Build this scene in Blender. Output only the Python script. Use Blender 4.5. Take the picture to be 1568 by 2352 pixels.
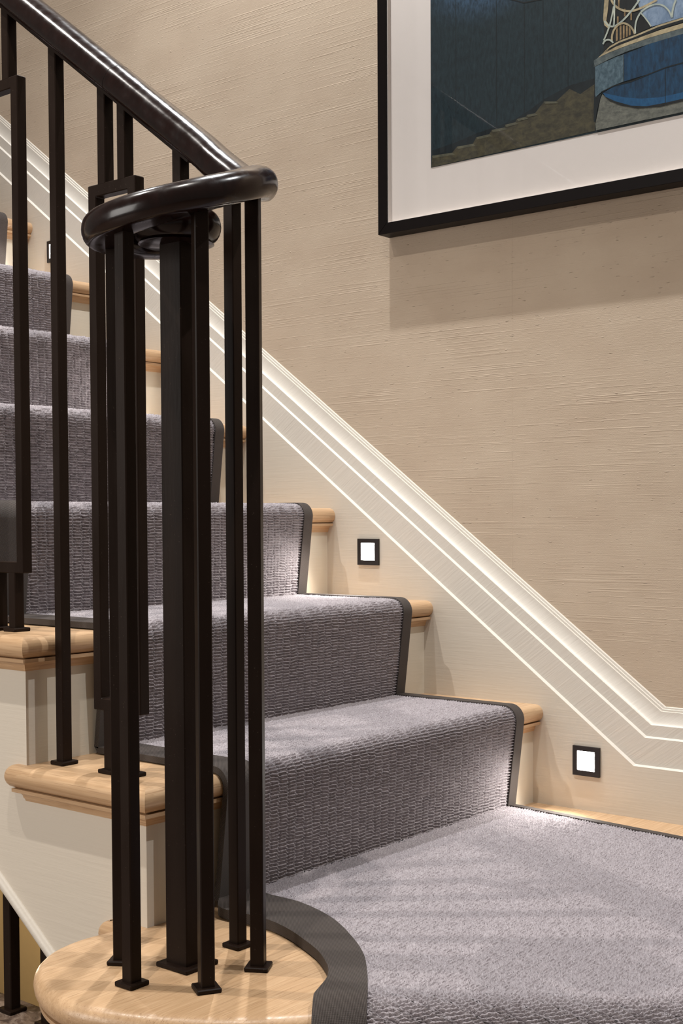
import bpy, bmesh, math, random
import numpy as np
from mathutils import Vector, Matrix

# ---------------------------------------------------------------- camera, world, lights, exposure
scene = bpy.context.scene
COL = scene.collection
for o in list(bpy.data.objects):
    bpy.data.objects.remove(o, do_unlink=True)

R, G, W = 0.18, 0.2433, 0.9385          # rise, going, distance of the outer string from the wall string
NUM = 10                                # steps above the curtail step

cd = bpy.data.cameras.new('camera')
cam = bpy.data.objects.new('camera', cd)
COL.objects.link(cam)
F_PX, CY = 3015.87, 1288.39
yaw, pitch, roll = -0.6885, -0.0333, 0.0052
fw = Vector((math.sin(yaw) * math.cos(pitch), math.cos(yaw) * math.cos(pitch), math.sin(pitch)))
rt = Vector((math.cos(yaw), -math.sin(yaw), 0.0))
dn = fw.cross(rt)
r2 = math.cos(roll) * rt + math.sin(roll) * dn
d2 = -math.sin(roll) * rt + math.cos(roll) * dn
cam.matrix_world = Matrix(((r2.x, -d2.x, -fw.x, 1.2439), (r2.y, -d2.y, -fw.y, -2.0576),
                           (r2.z, -d2.z, -fw.z, 0.5214), (0, 0, 0, 1)))
cd.sensor_fit = 'HORIZONTAL'
cd.sensor_width = 24.0
cd.lens = F_PX / 1568.0 * 24.0
cd.shift_y = (CY - 1176.0) / 1568.0
cd.clip_start = 0.02
scene.camera = cam

scene.view_settings.view_transform = 'Standard'
scene.view_settings.look = 'None'
scene.view_settings.gamma = 1.0
scene.view_settings.use_curve_mapping = False
scene.view_settings.exposure = 0.0

world = bpy.data.worlds.new('room_ambient')
scene.world = world
world.use_nodes = True
bg = world.node_tree.nodes['Background']
bg.inputs[0].default_value = (1.0, 0.92, 0.83, 1)
bg.inputs[1].default_value = 0.17


def downlight(name, loc, power, cone=105, blend=0.7, col=(1.0, 0.94, 0.87), size=0.03, aim=None):
    l = bpy.data.lights.new(name, 'SPOT')
    l.energy = power
    l.color = col
    l.spot_size = math.radians(cone)
    l.spot_blend = blend
    l.shadow_soft_size = size
    o = bpy.data.objects.new(name, l)
    COL.objects.link(o)
    o.location = loc
    if aim:
        o.rotation_euler = (Vector(aim) - Vector(loc)).to_track_quat('-Z', 'Y').to_euler()
    return o


# recessed ceiling downlights: a row close to the wall and a row over the hall
WALL_W, HALL_W = (0.97, 0.985, 1.0), (1.0, 0.95, 0.89)
downlight('downlight_wall', (-0.34, -0.352, 2.75), 150, col=WALL_W, size=0.014)
downlight('downlight_wall', (1.24, -0.352, 2.75), 130, col=WALL_W, size=0.014)
downlight('downlight_wall', (-1.92, -0.352, 3.6), 100, col=WALL_W, size=0.014)
downlight('downlight_stair', (-1.31, -0.15, 2.75), 16, cone=41.5, blend=0.12, col=(1.0, 0.94, 0.87), size=0.02)
downlight('downlight_hall', (-0.80, -1.60, 2.75), 125, col=HALL_W, size=0.014)
downlight('downlight_hall', (0.40, -1.60, 2.75), 95, col=HALL_W, size=0.014)
# soft fill added on the camera's side to brighten the outer string
hall = bpy.data.lights.new('hall_fill', 'AREA')
hall.shape, hall.size, hall.size_y, hall.energy, hall.color = 'RECTANGLE', 1.6, 1.3, 46, (1.0, 0.96, 0.91)
ho = bpy.data.objects.new('hall_fill', hall)
COL.objects.link(ho)
ho.location = (-1.0, -3.6, 0.95)
ho.rotation_euler = (Vector((-0.2, -0.9, 0.1)) - ho.location).to_track_quat('-Z', 'Y').to_euler()
# warm lamp of the lower stairwell, under the flight
pl = bpy.data.lights.new('lower_stair_lamp', 'POINT')
pl.energy, pl.color, pl.shadow_soft_size = 9, (1.0, 0.84, 0.6), 0.08
po = bpy.data.objects.new('lower_stair_lamp', pl)
COL.objects.link(po)
po.location = (-1.15, -0.45, -0.25)

# ---------------------------------------------------------------- node helpers
class NT:
    def __init__(self, name, rough=0.5, spec=0.5):
        self.m = bpy.data.materials.new(name)
        self.m.use_nodes = True
        self.t = self.m.node_tree
        self.b = self.t.nodes['Principled BSDF']
        self.b.inputs['Roughness'].default_value = rough
        self.b.inputs['Specular IOR Level'].default_value = spec

    def n(self, typ, **kw):
        x = self.t.nodes.new(typ)
        for k, v in kw.items():
            setattr(x, k, v)
        return x

    def set(self, sock, v):
        if isinstance(v, bpy.types.NodeSocket):
            self.t.links.new(v, sock)
        elif v is not None:
            sock.default_value = v

    def math(self, op, a, b=None, c=None):
        x = self.n('ShaderNodeMath', operation=op)
        for i, v in enumerate((a, b, c)):
            self.set(x.inputs[i], v)
        return x.outputs[0]

    def coord(self, kind='Object'):
        return self.n('ShaderNodeTexCoord').outputs[kind]

    def sep(self, v):
        s = self.n('ShaderNodeSeparateXYZ')
        self.set(s.inputs[0], v)
        return s.outputs

    def comb(self, x, y, z):
        s = self.n('ShaderNodeCombineXYZ')
        for i, v in enumerate((x, y, z)):
            self.set(s.inputs[i], v)
        return s.outputs[0]

    def mapv(self, v, scale, loc=(0, 0, 0), rot=(0, 0, 0)):
        s = self.n('ShaderNodeMapping')
        self.set(s.inputs['Vector'], v)
        s.inputs['Scale'].default_value = scale
        s.inputs['Location'].default_value = loc
        s.inputs['Rotation'].default_value = rot
        return s.outputs[0]

    def noise(self, v, scale=1.0, detail=2.0, rough=0.5, dist=0.0):
        s = self.n('ShaderNodeTexNoise')
        self.set(s.inputs['Vector'], v)
        s.inputs['Scale'].default_value = scale
        s.inputs['Detail'].default_value = detail
        s.inputs['Roughness'].default_value = rough
        s.inputs['Distortion'].default_value = dist
        return s.outputs[0]

    def ramp(self, f, stops, interp='LINEAR'):
        s = self.n('ShaderNodeValToRGB')
        self.set(s.inputs[0], f)
        cr = s.color_ramp
        cr.interpolation = interp
        while len(cr.elements) < len(stops):
            cr.elements.new(0.5)
        for e, (p, c) in zip(cr.elements, stops):
            e.position = p
            e.color = (c, c, c, 1) if isinstance(c, (int, float)) else (*c, 1)
        return s.outputs[0]

    def range(self, f, a, b, c=0.0, d=1.0, smooth=False):
        s = self.n('ShaderNodeMapRange')
        if smooth:
            s.interpolation_type = 'SMOOTHSTEP'
        self.set(s.inputs[0], f)
        for i, v in enumerate((a, b, c, d)):
            s.inputs[i + 1].default_value = v
        return s.outputs[0]

    def mix(self, f, a, b, blend='MIX'):
        s = self.n('ShaderNodeMix', data_type='RGBA', blend_type=blend)
        self.set(s.inputs[0], f)
        for i, v in ((6, a), (7, b)):
            self.set(s.inputs[i], (*v, 1) if isinstance(v, tuple) and len(v) == 3 else v)
        return s.outputs[2]

    def bump(self, h, dist, strength=1.0, normal=None):
        s = self.n('ShaderNodeBump')
        s.inputs['Strength'].default_value = strength
        s.inputs['Distance'].default_value = dist
        self.set(s.inputs['Height'], h)
        if normal:
            self.set(s.inputs['Normal'], normal)
        return s.outputs[0]

    def out(self, color=None, rough=None, normal=None):
        if color is not None:
            self.set(self.b.inputs['Base Color'], (*color, 1) if isinstance(color, tuple) else color)
        if rough is not None:
            self.set(self.b.inputs['Roughness'], rough)
        if normal is not None:
            self.set(self.b.inputs['Normal'], normal)
        return self.m


def srgb(r, g, b):
    f = lambda c: (c / 255 / 12.92) if c / 255 <= 0.04045 else ((c / 255 + 0.055) / 1.055) ** 2.4
    return (f(r), f(g), f(b))


# ---------------------------------------------------------------- materials
def mat_wallpaper():
    t = NT('grasscloth_wallpaper', 0.75, 0.2)
    p = t.coord()
    # silk weave: fine irregular weft, a few long raised threads, short slubs
    fine = t.noise(t.mapv(p, (14, 1, 950)), 1, 2, 0.6)
    grain = t.noise(t.mapv(p, (900, 1, 900)), 1, 1, 0.5)
    ln = t.noise(t.mapv(p, (3.5, 1, 400), (11, 0, 3)), 1, 1, 0.4)
    gate = t.ramp(t.noise(t.mapv(p, (2.5, 1, 14), (7, 0, 5)), 1, 2, 0.5), [(0.40, 0.08), (0.62, 1.0)])
    long = t.math('MULTIPLY', t.ramp(ln, [(0.57, 0.0), (0.68, 1.0)]), gate)
    slub = t.ramp(t.noise(t.mapv(p, (75, 1, 380), (5, 0, 2)), 1, 0, 0.4), [(0.75, 0.0), (0.84, 1.0)])
    h = t.math('MULTIPLY', fine, 0.42)
    h = t.math('MULTIPLY_ADD', long, 0.55, h)
    h = t.math('MULTIPLY_ADD', slub, 1.5, h)
    h = t.math('MULTIPLY_ADD', grain, 0.50, h)
    tone = t.noise(t.mapv(p, (6, 1, 12), (1, 0, 1)), 1, 3, 0.6)
    col = t.mix(t.range(tone, 0.3, 0.7), srgb(182, 163, 142), srgb(190, 172, 151))
    return t.out(col, normal=t.bump(h, 0.00075))


def mat_paint(name, c, axis=(12, 60, 260), rot=(0, 0, 0), rough=0.42, depth=0.00035):
    t = NT(name, rough, 0.45)
    p = t.mapv(t.coord(), (1, 1, 1), rot=rot)
    h = t.noise(t.mapv(p, axis), 1, 3, 0.6)
    h2 = t.noise(t.mapv(p, tuple(a * 0.3 for a in axis)), 1, 2, 0.5)
    return t.out(c, normal=t.bump(t.math('ADD', h, h2), depth))


def mat_oak(name, axis):
    t = NT(name, 0.38, 0.45)
    p = t.coord()
    rnd = t.n('ShaderNodeObjectInfo').outputs['Random']
    off = t.math('MULTIPLY', rnd, 37.0)
    v = t.n('ShaderNodeVectorMath', operation='ADD')
    t.set(v.inputs[0], p)
    t.set(v.inputs[1], t.comb(off, off, off))
    p = v.outputs[0]
    sc = {'x': (1, 14, 14), 'y': (14, 1, 14)}[axis]
    scf = {'x': (7, 330, 330), 'y': (330, 7, 330)}[axis]
    broad = t.noise(t.mapv(p, sc), 2.2, 4, 0.55, 0.8)
    band = t.math('FRACT', t.math('MULTIPLY', broad, 7.0))
    fine = t.noise(t.mapv(p, scf), 1, 2, 0.6)
    pores = t.ramp(t.noise(t.mapv(p, {'x': (16, 700, 700), 'y': (700, 16, 700)}[axis]), 1, 1, 0.5), [(0.62, 0.0), (0.72, 1.0)])
    col = t.mix(band, srgb(190, 156, 120), srgb(200, 167, 131))
    col = t.mix(t.range(fine, 0.35, 0.7, 0, 0.45), col, srgb(162, 125, 88))
    col = t.mix(t.math('MULTIPLY', pores, 0.4), col, srgb(118, 82, 50))
    return t.out(col, rough=t.range(fine, 0.3, 0.7, 0.28, 0.42), normal=t.bump(t.math('SUBTRACT', fine, pores), 0.00007))


def mat_carpet():
    t = NT('woven_wool_runner', 0.95, 0.08)
    uv = t.n('ShaderNodeUVMap', uv_map='UVMap').outputs[0]
    fib = t.noise(t.mapv(uv, (1500, 1500, 1)), 1, 2, 0.65)
    twist = t.noise(t.mapv(uv, (420, 900, 1), (2, 1, 0)), 1, 1, 0.5)
    s = t.sep(uv)
    rib = t.math('SINE', t.math('MULTIPLY_ADD', t.noise(t.mapv(uv, (200, 200, 1), (6, 3, 0)), 1, 1, 0.5), 5.0, t.math('MULTIPLY', s[0], 2 * math.pi / 0.0024)))
    tone = t.noise(t.mapv(uv, (9, 9, 1)), 1, 2, 0.5)
    col = t.mix(t.range(twist, 0.3, 0.7), srgb(154, 145, 148), srgb(190, 182, 185))
    col = t.mix(t.range(fib, 0.55, 0.3, 0, 0.45), col, srgb(90, 83, 86))
    col = t.mix(t.range(tone, 0.3, 0.7, 0, 0.18), col, srgb(128, 120, 124))
    t.b.inputs['Sheen Weight'].default_value = 0.1
    t.b.inputs['Sheen Roughness'].default_value = 0.5
    return t.out(col, normal=t.bump(t.math('MULTIPLY_ADD', rib, 0.28, t.math('ADD', fib, twist)), 0.0006))


def mat_tape():
    t = NT('charcoal_herringbone_tape', 0.62, 0.35)
    uv = t.n('ShaderNodeUVMap', uv_map='UVMap').outputs[0]
    s = t.sep(uv)
    d = t.math('ADD', s[0], s[1])
    e = t.math('SUBTRACT', s[0], s[1])
    w1 = t.math('ABSOLUTE', t.math('SINE', t.math('MULTIPLY', d, 1300)))
    w2 = t.math('ABSOLUTE', t.math('SINE', t.math('MULTIPLY', e, 2100)))
    h = t.math('MULTIPLY_ADD', w2, 0.5, w1)
    n = t.noise(t.mapv(uv, (90, 90, 1)), 1, 3, 0.6)
    col = t.mix(t.range(h, 0.2, 1.2), srgb(36, 31, 29), srgb(84, 75, 70))
    col = t.mix(t.math('MULTIPLY', n, 0.3), col, srgb(60, 53, 50))
    return t.out(col, normal=t.bump(h, 0.0006))


def mat_metal():
    t = NT('bronze_black_steel', 0.3, 0.11)
    p = t.coord()
    n = t.noise(t.mapv(p, (25, 25, 9)), 1, 3, 0.6)
    sp = t.ramp(t.noise(p, 420, 1, 0.5), [(0.74, 0.0), (0.80, 1.0)])
    col = t.mix(n, srgb(26, 17, 13), srgb(36, 25, 18))
    col = t.mix(t.math('MULTIPLY', sp, 0.25), col, srgb(110, 96, 84))
    return t.out(col, rough=t.range(n, 0.3, 0.7, 0.32, 0.46), normal=t.bump(t.noise(t.mapv(p, (300, 300, 40)), 1, 2, 0.5), 0.00008))


def mat_rail():
    t = NT('dark_polished_wood', 0.16, 0.3)
    p = t.coord()
    n = t.noise(t.mapv(p, (18, 60, 18), rot=(0, 0.64, 0)), 3, 4, 0.6, 0.5)
    col = t.mix(n, srgb(12, 5, 4), srgb(34, 15, 11))
    t.b.inputs['Coat Weight'].default_value = 0.15
    t.b.inputs['Coat Roughness'].default_value = 0.08
    return t.out(col, rough=t.range(t.noise(p, 60, 3, 0.6), 0.3, 0.7, 0.16, 0.3), normal=t.bump(t.noise(p, 60, 2, 0.5), 0.00012))


def mat_plain(name, c, rough=0.5, spec=0.5, noise=0.0):
    t = NT(name, rough, spec)
    n = t.noise(t.coord(), 45, 3, 0.6)
    c2 = tuple(x * (1 - noise) for x in c)
    return t.out(t.mix(n, c, c2))


def mat_floor():
    t = NT('marbled_floor', 0.4, 0.5)
    p = t.coord()
    a = t.noise(t.mapv(p, (22, 40, 1)), 1, 5, 0.65, 1.5)
    col = t.ramp(a, [(0.32, srgb(62, 50, 44)), (0.48, srgb(112, 94, 82)), (0.58, srgb(150, 132, 118)), (0.72, srgb(86, 72, 64))])
    return t.out(col, normal=t.bump(a, 0.001))


def mat_glass():
    m = bpy.data.materials.new('picture_glass')
    m.use_nodes = True
    t = m.node_tree
    t.nodes.clear()
    o = t.nodes.new('ShaderNodeOutputMaterial')
    mx = t.nodes.new('ShaderNodeMixShader')
    tr = t.nodes.new('ShaderNodeBsdfTransparent')
    gl = t.nodes.new('ShaderNodeBsdfGlossy')
    gl.inputs['Roughness'].default_value = 0.01
    gl.inputs['Color'].default_value = (0.8, 0.8, 0.8, 1)
    mx.inputs[0].default_value = 0.025
    t.links.new(tr.outputs[0], mx.inputs[1])
    t.links.new(gl.outputs[0], mx.inputs[2])
    t.links.new(mx.outputs[0], o.inputs[0])
    return m


def mat_led(strength):
    m = bpy.data.materials.new('led_diffuser')
    m.use_nodes = True
    b = m.node_tree.nodes['Principled BSDF']
    b.inputs['Base Color'].default_value = (0.9, 0.9, 0.88, 1)
    b.inputs['Emission Color'].default_value = (1.0, 0.96, 0.9, 1)
    b.inputs['Emission Strength'].default_value = strength
    return m


def mat_print(name, c1, c2, scale=(60, 1, 14), lo=0.35, hi=0.68):
    t = NT(name, 0.6, 0.2)
    n = t.noise(t.mapv(t.coord(), scale), 1, 5, 0.7, 0.4)
    return t.out(t.mix(t.range(n, lo, hi), srgb(*c1), srgb(*c2)))


def mat_print_wall():
    t = NT('print_teal_wall', 0.6, 0.2)
    p = t.coord()
    n = t.noise(t.mapv(p, (170, 1, 60)), 1, 6, 0.75, 0.3)
    col = t.mix(t.range(n, 0.35, 0.7), srgb(15, 27, 32), srgb(32, 50, 56))
    # the pictured lamp glow is print, not light in the room
    g = t.n('ShaderNodeVectorMath', operation='DISTANCE')
    t.set(g.inputs[0], t.mapv(p, (1, 0, 1.5)))
    g.inputs[1].default_value = (-0.10, 0, 1.53 * 1.5)
    f = t.math('MULTIPLY', t.range(g.outputs['Value'], 0.17, 0.0, 0, 1, True), t.range(n, 0.3, 0.62))
    col = t.mix(f, col, srgb(70, 100, 132))
    return t.out(col)


M = {
    'wallpaper': mat_wallpaper(),
    'paint': mat_paint('cream_eggshell_paint', srgb(208, 198, 183), depth=0.00022),
    'paint_slope': mat_paint('cream_eggshell_paint_mouldings', srgb(210, 202, 190), rot=(0, 0.637, 0)),
    'paint_warm': mat_paint('cream_riser_paint', srgb(210, 201, 184), axis=(60, 12, 260), depth=0.0002),
    'oak_y': mat_oak('oak_tread_wood', 'y'),
    'oak_x': mat_oak('oak_return_wood', 'x'),
    'carpet': mat_carpet(),
    'tape': mat_tape(),
    'metal': mat_metal(),
    'rail': mat_rail(),
    'frame': mat_plain('black_brown_stained_frame', srgb(16, 8, 6), 0.45, 0.12, 0.4),
    'mat': mat_plain('white_mount_board', srgb(214, 205, 198), 0.8, 0.2, 0.03),
    'plate': mat_plain('dark_bronze_light_plate', srgb(34, 27, 26), 0.4, 0.5, 0.2),
    'led': mat_led(38.0),
    'glass': mat_glass(),
    'floor': mat_floor(),
    'plaster': mat_plain('warm_plaster', srgb(190, 160, 112), 0.8, 0.2, 0.08),
}

# ---------------------------------------------------------------- object helpers
def link(name, me, mat, parent=None, loc=None):
    o = bpy.data.objects.new(name, me)
    COL.objects.link(o)
    if mat is not None and not me.materials:
        for m in (mat if isinstance(mat, list) else [mat]):
            me.materials.append(m)
    if parent is not None:
        o.parent = parent
        a = Vector((0, 0, 0))
        q = parent
        while q is not None:
            a += q.location
            q = q.parent
        o.location = (Vector(loc) if loc else Vector((0, 0, 0))) - a
    elif loc:
        o.location = loc
    return o


def thing(name, loc, label, cat, group=None):
    o = bpy.data.objects.new(name, None)
    COL.objects.link(o)
    o.empty_display_size = 0.05
    o.location = loc
    o['label'] = label
    o['category'] = cat
    if group:
        o['group'] = group
    return o


def struct(o, label=None):
    o['kind'] = 'structure'
    if label:
        o['label'] = label
    return o


def mesh(name, verts, faces, smooth=False, uvs=None):
    me = bpy.data.meshes.new(name)
    me.from_pydata([tuple(v) for v in verts], [], faces)
    me.update()
    if uvs is not None:
        l = me.uv_layers.new(name='UVMap')
        for lp in me.loops:
            l.data[lp.index].uv = uvs[lp.vertex_index]
    if smooth:
        me.polygons.foreach_set('use_smooth', [True] * len(me.polygons))
    return me


def fix(me, smooth_angle=None):
    bm = bmesh.new()
    bm.from_mesh(me)
    bmesh.ops.recalc_face_normals(bm, faces=bm.faces)
    if smooth_angle is not None:
        for f in bm.faces:
            f.smooth = True
        for e in bm.edges:
            if len(e.link_faces) == 2 and e.calc_face_angle(0) > math.radians(smooth_angle):
                e.smooth = False
    bm.to_mesh(me)
    bm.free()
    return me


def box(name, x0, x1, y0, y1, z0, z1, bev=0.0, seg=1):
    bm = bmesh.new()
    bmesh.ops.create_cube(bm, size=1)
    for v in bm.verts:
        v.co = Vector(((x0 + x1) / 2 + v.co.x * (x1 - x0), (y0 + y1) / 2 + v.co.y * (y1 - y0), (z0 + z1) / 2 + v.co.z * (z1 - z0)))
    if bev:
        bmesh.ops.bevel(bm, geom=bm.edges[:], offset=bev, segments=seg, affect='EDGES')
    me = bpy.data.meshes.new(name)
    bm.to_mesh(me)
    bm.free()
    return me


def prism_y(name, pts, y0, y1):
    n = len(pts)
    v = [(x, y0, z) for x, z in pts] + [(x, y1, z) for x, z in pts]
    f = [list(range(n)), list(range(2 * n - 1, n - 1, -1))] + [[i, (i + 1) % n, n + (i + 1) % n, n + i] for i in range(n)]
    return fix(mesh(name, v, f))


def offset_poly(pts, dist):
    """inset a plan polygon (counter-clockwise) by a distance per edge"""
    n = len(pts)
    out = []
    for i in range(n):
        p0, p1, p2 = Vector(pts[i - 1]), Vector(pts[i]), Vector(pts[(i + 1) % n])
        d1, d2_ = dist[i - 1], dist[i]
        e1, e2 = (p1 - p0).normalized(), (p2 - p1).normalized()
        n1, n2 = Vector((-e1.y, e1.x)), Vector((-e2.y, e2.x))
        cr = e1.x * e2.y - e1.y * e2.x
        if abs(cr) < 0.02:
            out.append(tuple(p1 + (n1 * d1 + n2 * d2_) / 2))
        else:
            a, b = p1 + n1 * d1, p1 + n2 * d2_
            t = ((b - a).x * e2.y - (b - a).y * e2.x) / cr
            out.append(tuple(a + e1 * t))
    return out


def slab(name, pts, flags, prof, z):
    """stack of inset loops: prof = [(inset, dz)], only flagged edges are inset"""
    n = len(pts)
    v, f = [], []
    for ins, dz in prof:
        v += [(x, y, z + dz) for x, y in offset_poly(pts, [ins if fl else 0.0 for fl in flags])]
    for k in range(len(prof) - 1):
        for i in range(n):
            j = (i + 1) % n
            f.append([k * n + i, k * n + j, (k + 1) * n + j, (k + 1) * n + i])
    f.append(list(range(n))[::-1])
    f.append([(len(prof) - 1) * n + i for i in range(n)])
    return fix(mesh(name, v, f), 35)


TH = 0.031
r_ = TH / 2
BULL = [(r_ * (1 - math.cos(a)), -r_ + r_ * math.sin(a)) for a in [math.radians(-90 + 180 * i / 10) for i in range(11)]]
NOSE = 0.0213
COVE = [(NOSE - 0.002, -0.049), (NOSE - 0.003, -0.046)] + \
       [(NOSE - 0.004 - 0.009 * (1 - math.cos(math.radians(a))), -0.045 + 0.009 * math.sin(math.radians(a))) for a in (0, 25, 50, 70, 90)] + \
       [(NOSE - 0.0155, -0.036), (NOSE - 0.0155, -TH)]


def smooth_curve(pts, n):
    """Catmull-Rom through points, n samples per span"""
    P = [Vector(p) for p in pts]
    P = [P[0] * 2 - P[1]] + P + [P[-1] * 2 - P[-2]]
    out = []
    for i in range(1, len(P) - 2):
        for k in range(n):
            t = k / n
            a, b, c, d = P[i - 1], P[i], P[i + 1], P[i + 2]
            out.append(0.5 * ((2 * b) + (c - a) * t + (2 * a - 5 * b + 4 * c - d) * t * t + (3 * b - a - 3 * c + d) * t ** 3))
    out.append(P[-2])
    return out


# ---------------------------------------------------------------- setting: wall, skirting, floor
YW = 0.028
wall = struct(link('wall_right', box('wall_right', -3.2, 2.4, YW + 0.002, YW + 0.12, -2.2, 4.2), M['plaster']))
sx = -0.061
xs = [sx - 0.915 * 3 - 0.394] + [sx - 0.915 * i for i in (3, 2, 1, 0)] + [sx + 0.915, sx + 1.83, 2.4]
for a, b in zip(xs[:-1], xs[1:]):
    # wallpaper drops butt at hairline seams; each starts at the skirting's top line
    lo = lambda x: max(0.17, 0.17 + (0.235 - x) * 0.7398)
    link('wallpaper_strip', prism_y('wallpaper_strip', [(a + 0.0001, lo(a)), (b - 0.0001, lo(b)), (b - 0.0001, 4.2), (a + 0.0001, 4.2)]
         if not (a < 0.235 < b) else [(a + 0.0001, lo(a)), (0.235, 0.17), (b - 0.0001, 0.17), (b - 0.0001, 4.2), (a + 0.0001, 4.2)],
         YW, YW + 0.004), M['wallpaper'], wall)

SL = 0.7398
XE, XF = 2.3, -2.9
bb = struct(link('baseboard_right', prism_y('baseboard_right',
     [(XE, -0.2), (XE, 0.0899), (0.2006, 0.0899), (XF, 0.0899 + (0.2006 - XF) * SL), (XF, 0.0899 + (0.2006 - XF) * SL - 0.44), (0.0, -0.2)], 0.0, YW + 0.001), M['paint']))


def run_moulding(name, prof, mat):
    """prof: [(cx, cz, y)] corner of each profile line at the bend, swept level to the right and up the pitch to the left"""
    v, f = [], []
    n = len(prof)
    for cx, cz, y in prof:
        v.append((XE, y, cz))
    for cx, cz, y in prof:
        v.append((cx, y, cz))
    for cx, cz, y in prof:
        v.append((XF, y, cz + (cx - XF) * SL))
    for k in range(2):
        for i in range(n):
            j = (i + 1) % n
            f.append([k * n + i, k * n + j, (k + 1) * n + j, (k + 1) * n + i])
    f += [list(range(n)), [2 * n + i for i in range(n)][::-1]]
    return link(name, fix(mesh(name, v, f), 28), mat, bb)


CA, CB, CC, CD = (0.2006, 0.0899), (0.2185, 0.1399), (0.2277, 0.1621), (0.2469, 0.1937)
lerp2 = lambda a, b, t: (a[0] + (b[0] - a[0]) * t, a[1] + (b[1] - a[1]) * t)
up = lambda c, dz: (c[0] + dz * 0.36, c[1] + dz)
run_moulding('lower_fascia', [(*CA, YW), (*CA, 0.0), (*up(CA, 0.0026), 0.006), (*CB, 0.006), (*CB, YW)], M['paint_slope'])
run_moulding('upper_fascia', [(*CB, YW), (*CB, 0.006), (*up(CB, 0.0026), 0.011), (*CC, 0.011), (*CC, YW)], M['paint_slope'])
cv = [(*CC, YW), (*CC, 0.011)]
for a in range(0, 91, 10):
    ph = math.radians(a)
    cv.append((*lerp2(CC, CD, 0.74 * (1 - math.cos(ph)) + 0.004), 0.0115 + 0.0085 * math.sin(ph)))
cv += [(*lerp2(CC, CD, 0.76), 0.0225), (*lerp2(CC, CD, 0.86), 0.0225), (*lerp2(CC, CD, 0.88), 0.0245), (*lerp2(CC, CD, 0.97), 0.0247), (*CD, 0.027), (*CD, YW)]
run_moulding('cove_capping', cv, M['paint_slope'])

floor = struct(link('floor', prism_y('floor', [(-3.2, -0.36), (3.0, -0.36), (3.0, -0.18), (-3.2, -0.18)], -3.0, -0.895), M['floor']))
link('floor_under_stair_foot', box('floor_under_stair_foot', -0.06, 3.0, -0.895, YW, -0.36, -0.18), M['floor'], floor)
pit = struct(link('floor_lower', box('floor_lower', -3.2, 0.0, -0.895, YW, -2.25, -2.2), M['floor']))

# ---------------------------------------------------------------- staircase
stair = thing('staircase', (0, -0.5, -0.18), 'straight oak and cream painted staircase climbing along the papered wall', 'staircase')
YL = -W - NOSE
SW = 0.055
for k in range(NUM):
    zt = (k + 1) * R
    xr = -k * G
    xf, xb = xr + NOSE, xr - G
    pts = [(xf, YL), (xf, 0.0), (xb - 0.012, 0.0), (xb - 0.012, YL + SW), (xf - SW, YL + SW)]
    link('tread', slab('tread', pts, [1, 0, 0, 0, 0], BULL, zt), M['oak_y'], stair)
    rr = 0.0155
    tail = xb - NOSE - 0.012
    arc = [(tail + rr - rr * math.sin(math.radians(a)), YL + rr - rr * math.cos(math.radians(a))) for a in range(90, -1, -18)]
    pts = arc + [(xf, YL), (xf - SW, YL + SW), (tail, YL + SW)]
    fl = [1] * (len(arc)) + [0, 0, 1]
    link('return_nosing', slab('return_nosing', pts, fl, BULL, zt), M['oak_x'], stair)
    # scotia under the nosing: along the front and round the return
    link('scotia', slab('scotia', [(xf, YL), (xf, 0.0), (xr - 0.01, 0.0), (xr - 0.01, YL + 0.05), (xf - 0.05, YL + 0.05)], [1, 0, 0, 0, 0], COVE, zt), M['oak_y'], stair)
    link('return_scotia', slab('return_scotia', [(xb - 0.02, YL), (xf, YL), (xf - 0.05, YL + 0.05), (xb - 0.02, YL + 0.05)], [1, 0, 0, 1], COVE, zt), M['oak_x'], stair)
    link('riser', box('riser', xr - 0.018, xr, -W + 0.02, 0.0, k * R - (0.004 if k else 0), zt - TH + 0.001), M['paint_warm'], stair)

BL = lambda x: 0.008 - (x + 0.3083) * SL      # lower edge of the outer string
top = []
for k in range(NUM):
    top += [(-k * G, k * R - (0.03 if k == 0 else 0.0)), (-k * G, (k + 1) * R - 0.03)]
xe = -NUM * G
pts = [(0.0, -0.18), (0.0, -0.03)] + top[1:] + [(xe, NUM * R - 0.03), (xe, BL(xe)), ((0.008 + 0.18) / SL - 0.3083, -0.18)]
link('outer_string', prism_y('outer_string', pts, -W, -W + 0.02), M['paint'], stair)


def bar_between(name, p, q, rad, seg, mat, parent, squash=1.0):
    p, q = Vector(p), Vector(q)
    d = (q - p).normalized()
    s = d.cross(Vector((0, 1, 0))).normalized()
    u = Vector((0, 1, 0))
    v, f = [], []
    for c in (p, q):
        for i in range(seg):
            a = 2 * math.pi * i / seg
            v.append(c + s * (rad * math.cos(a)) + u * (rad * squash * math.sin(a)))
    f = [[i, (i + 1) % seg, seg + (i + 1) % seg, seg + i] for i in range(seg)] + [list(range(seg))[::-1], list(range(seg, 2 * seg))]
    return link(name, fix(mesh(name, v, f), 40), mat, parent)


x1 = (0.008 + 0.18) / SL - 0.3083 - 0.01
bar_between('string_bead', (x1, -W + 0.002, BL(x1) + 0.003), (xe, -W + 0.002, BL(xe) + 0.003), 0.0095, 16, M['paint_slope'], stair)
link('soffit', prism_y('soffit', [(-0.06, BL(-0.06) + 0.012), (xe, BL(xe) + 0.012), (xe, BL(xe) + 0.04), (-0.06, BL(-0.06) + 0.04)], -W + 0.02, 0.0), M['paint'], stair)

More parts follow.
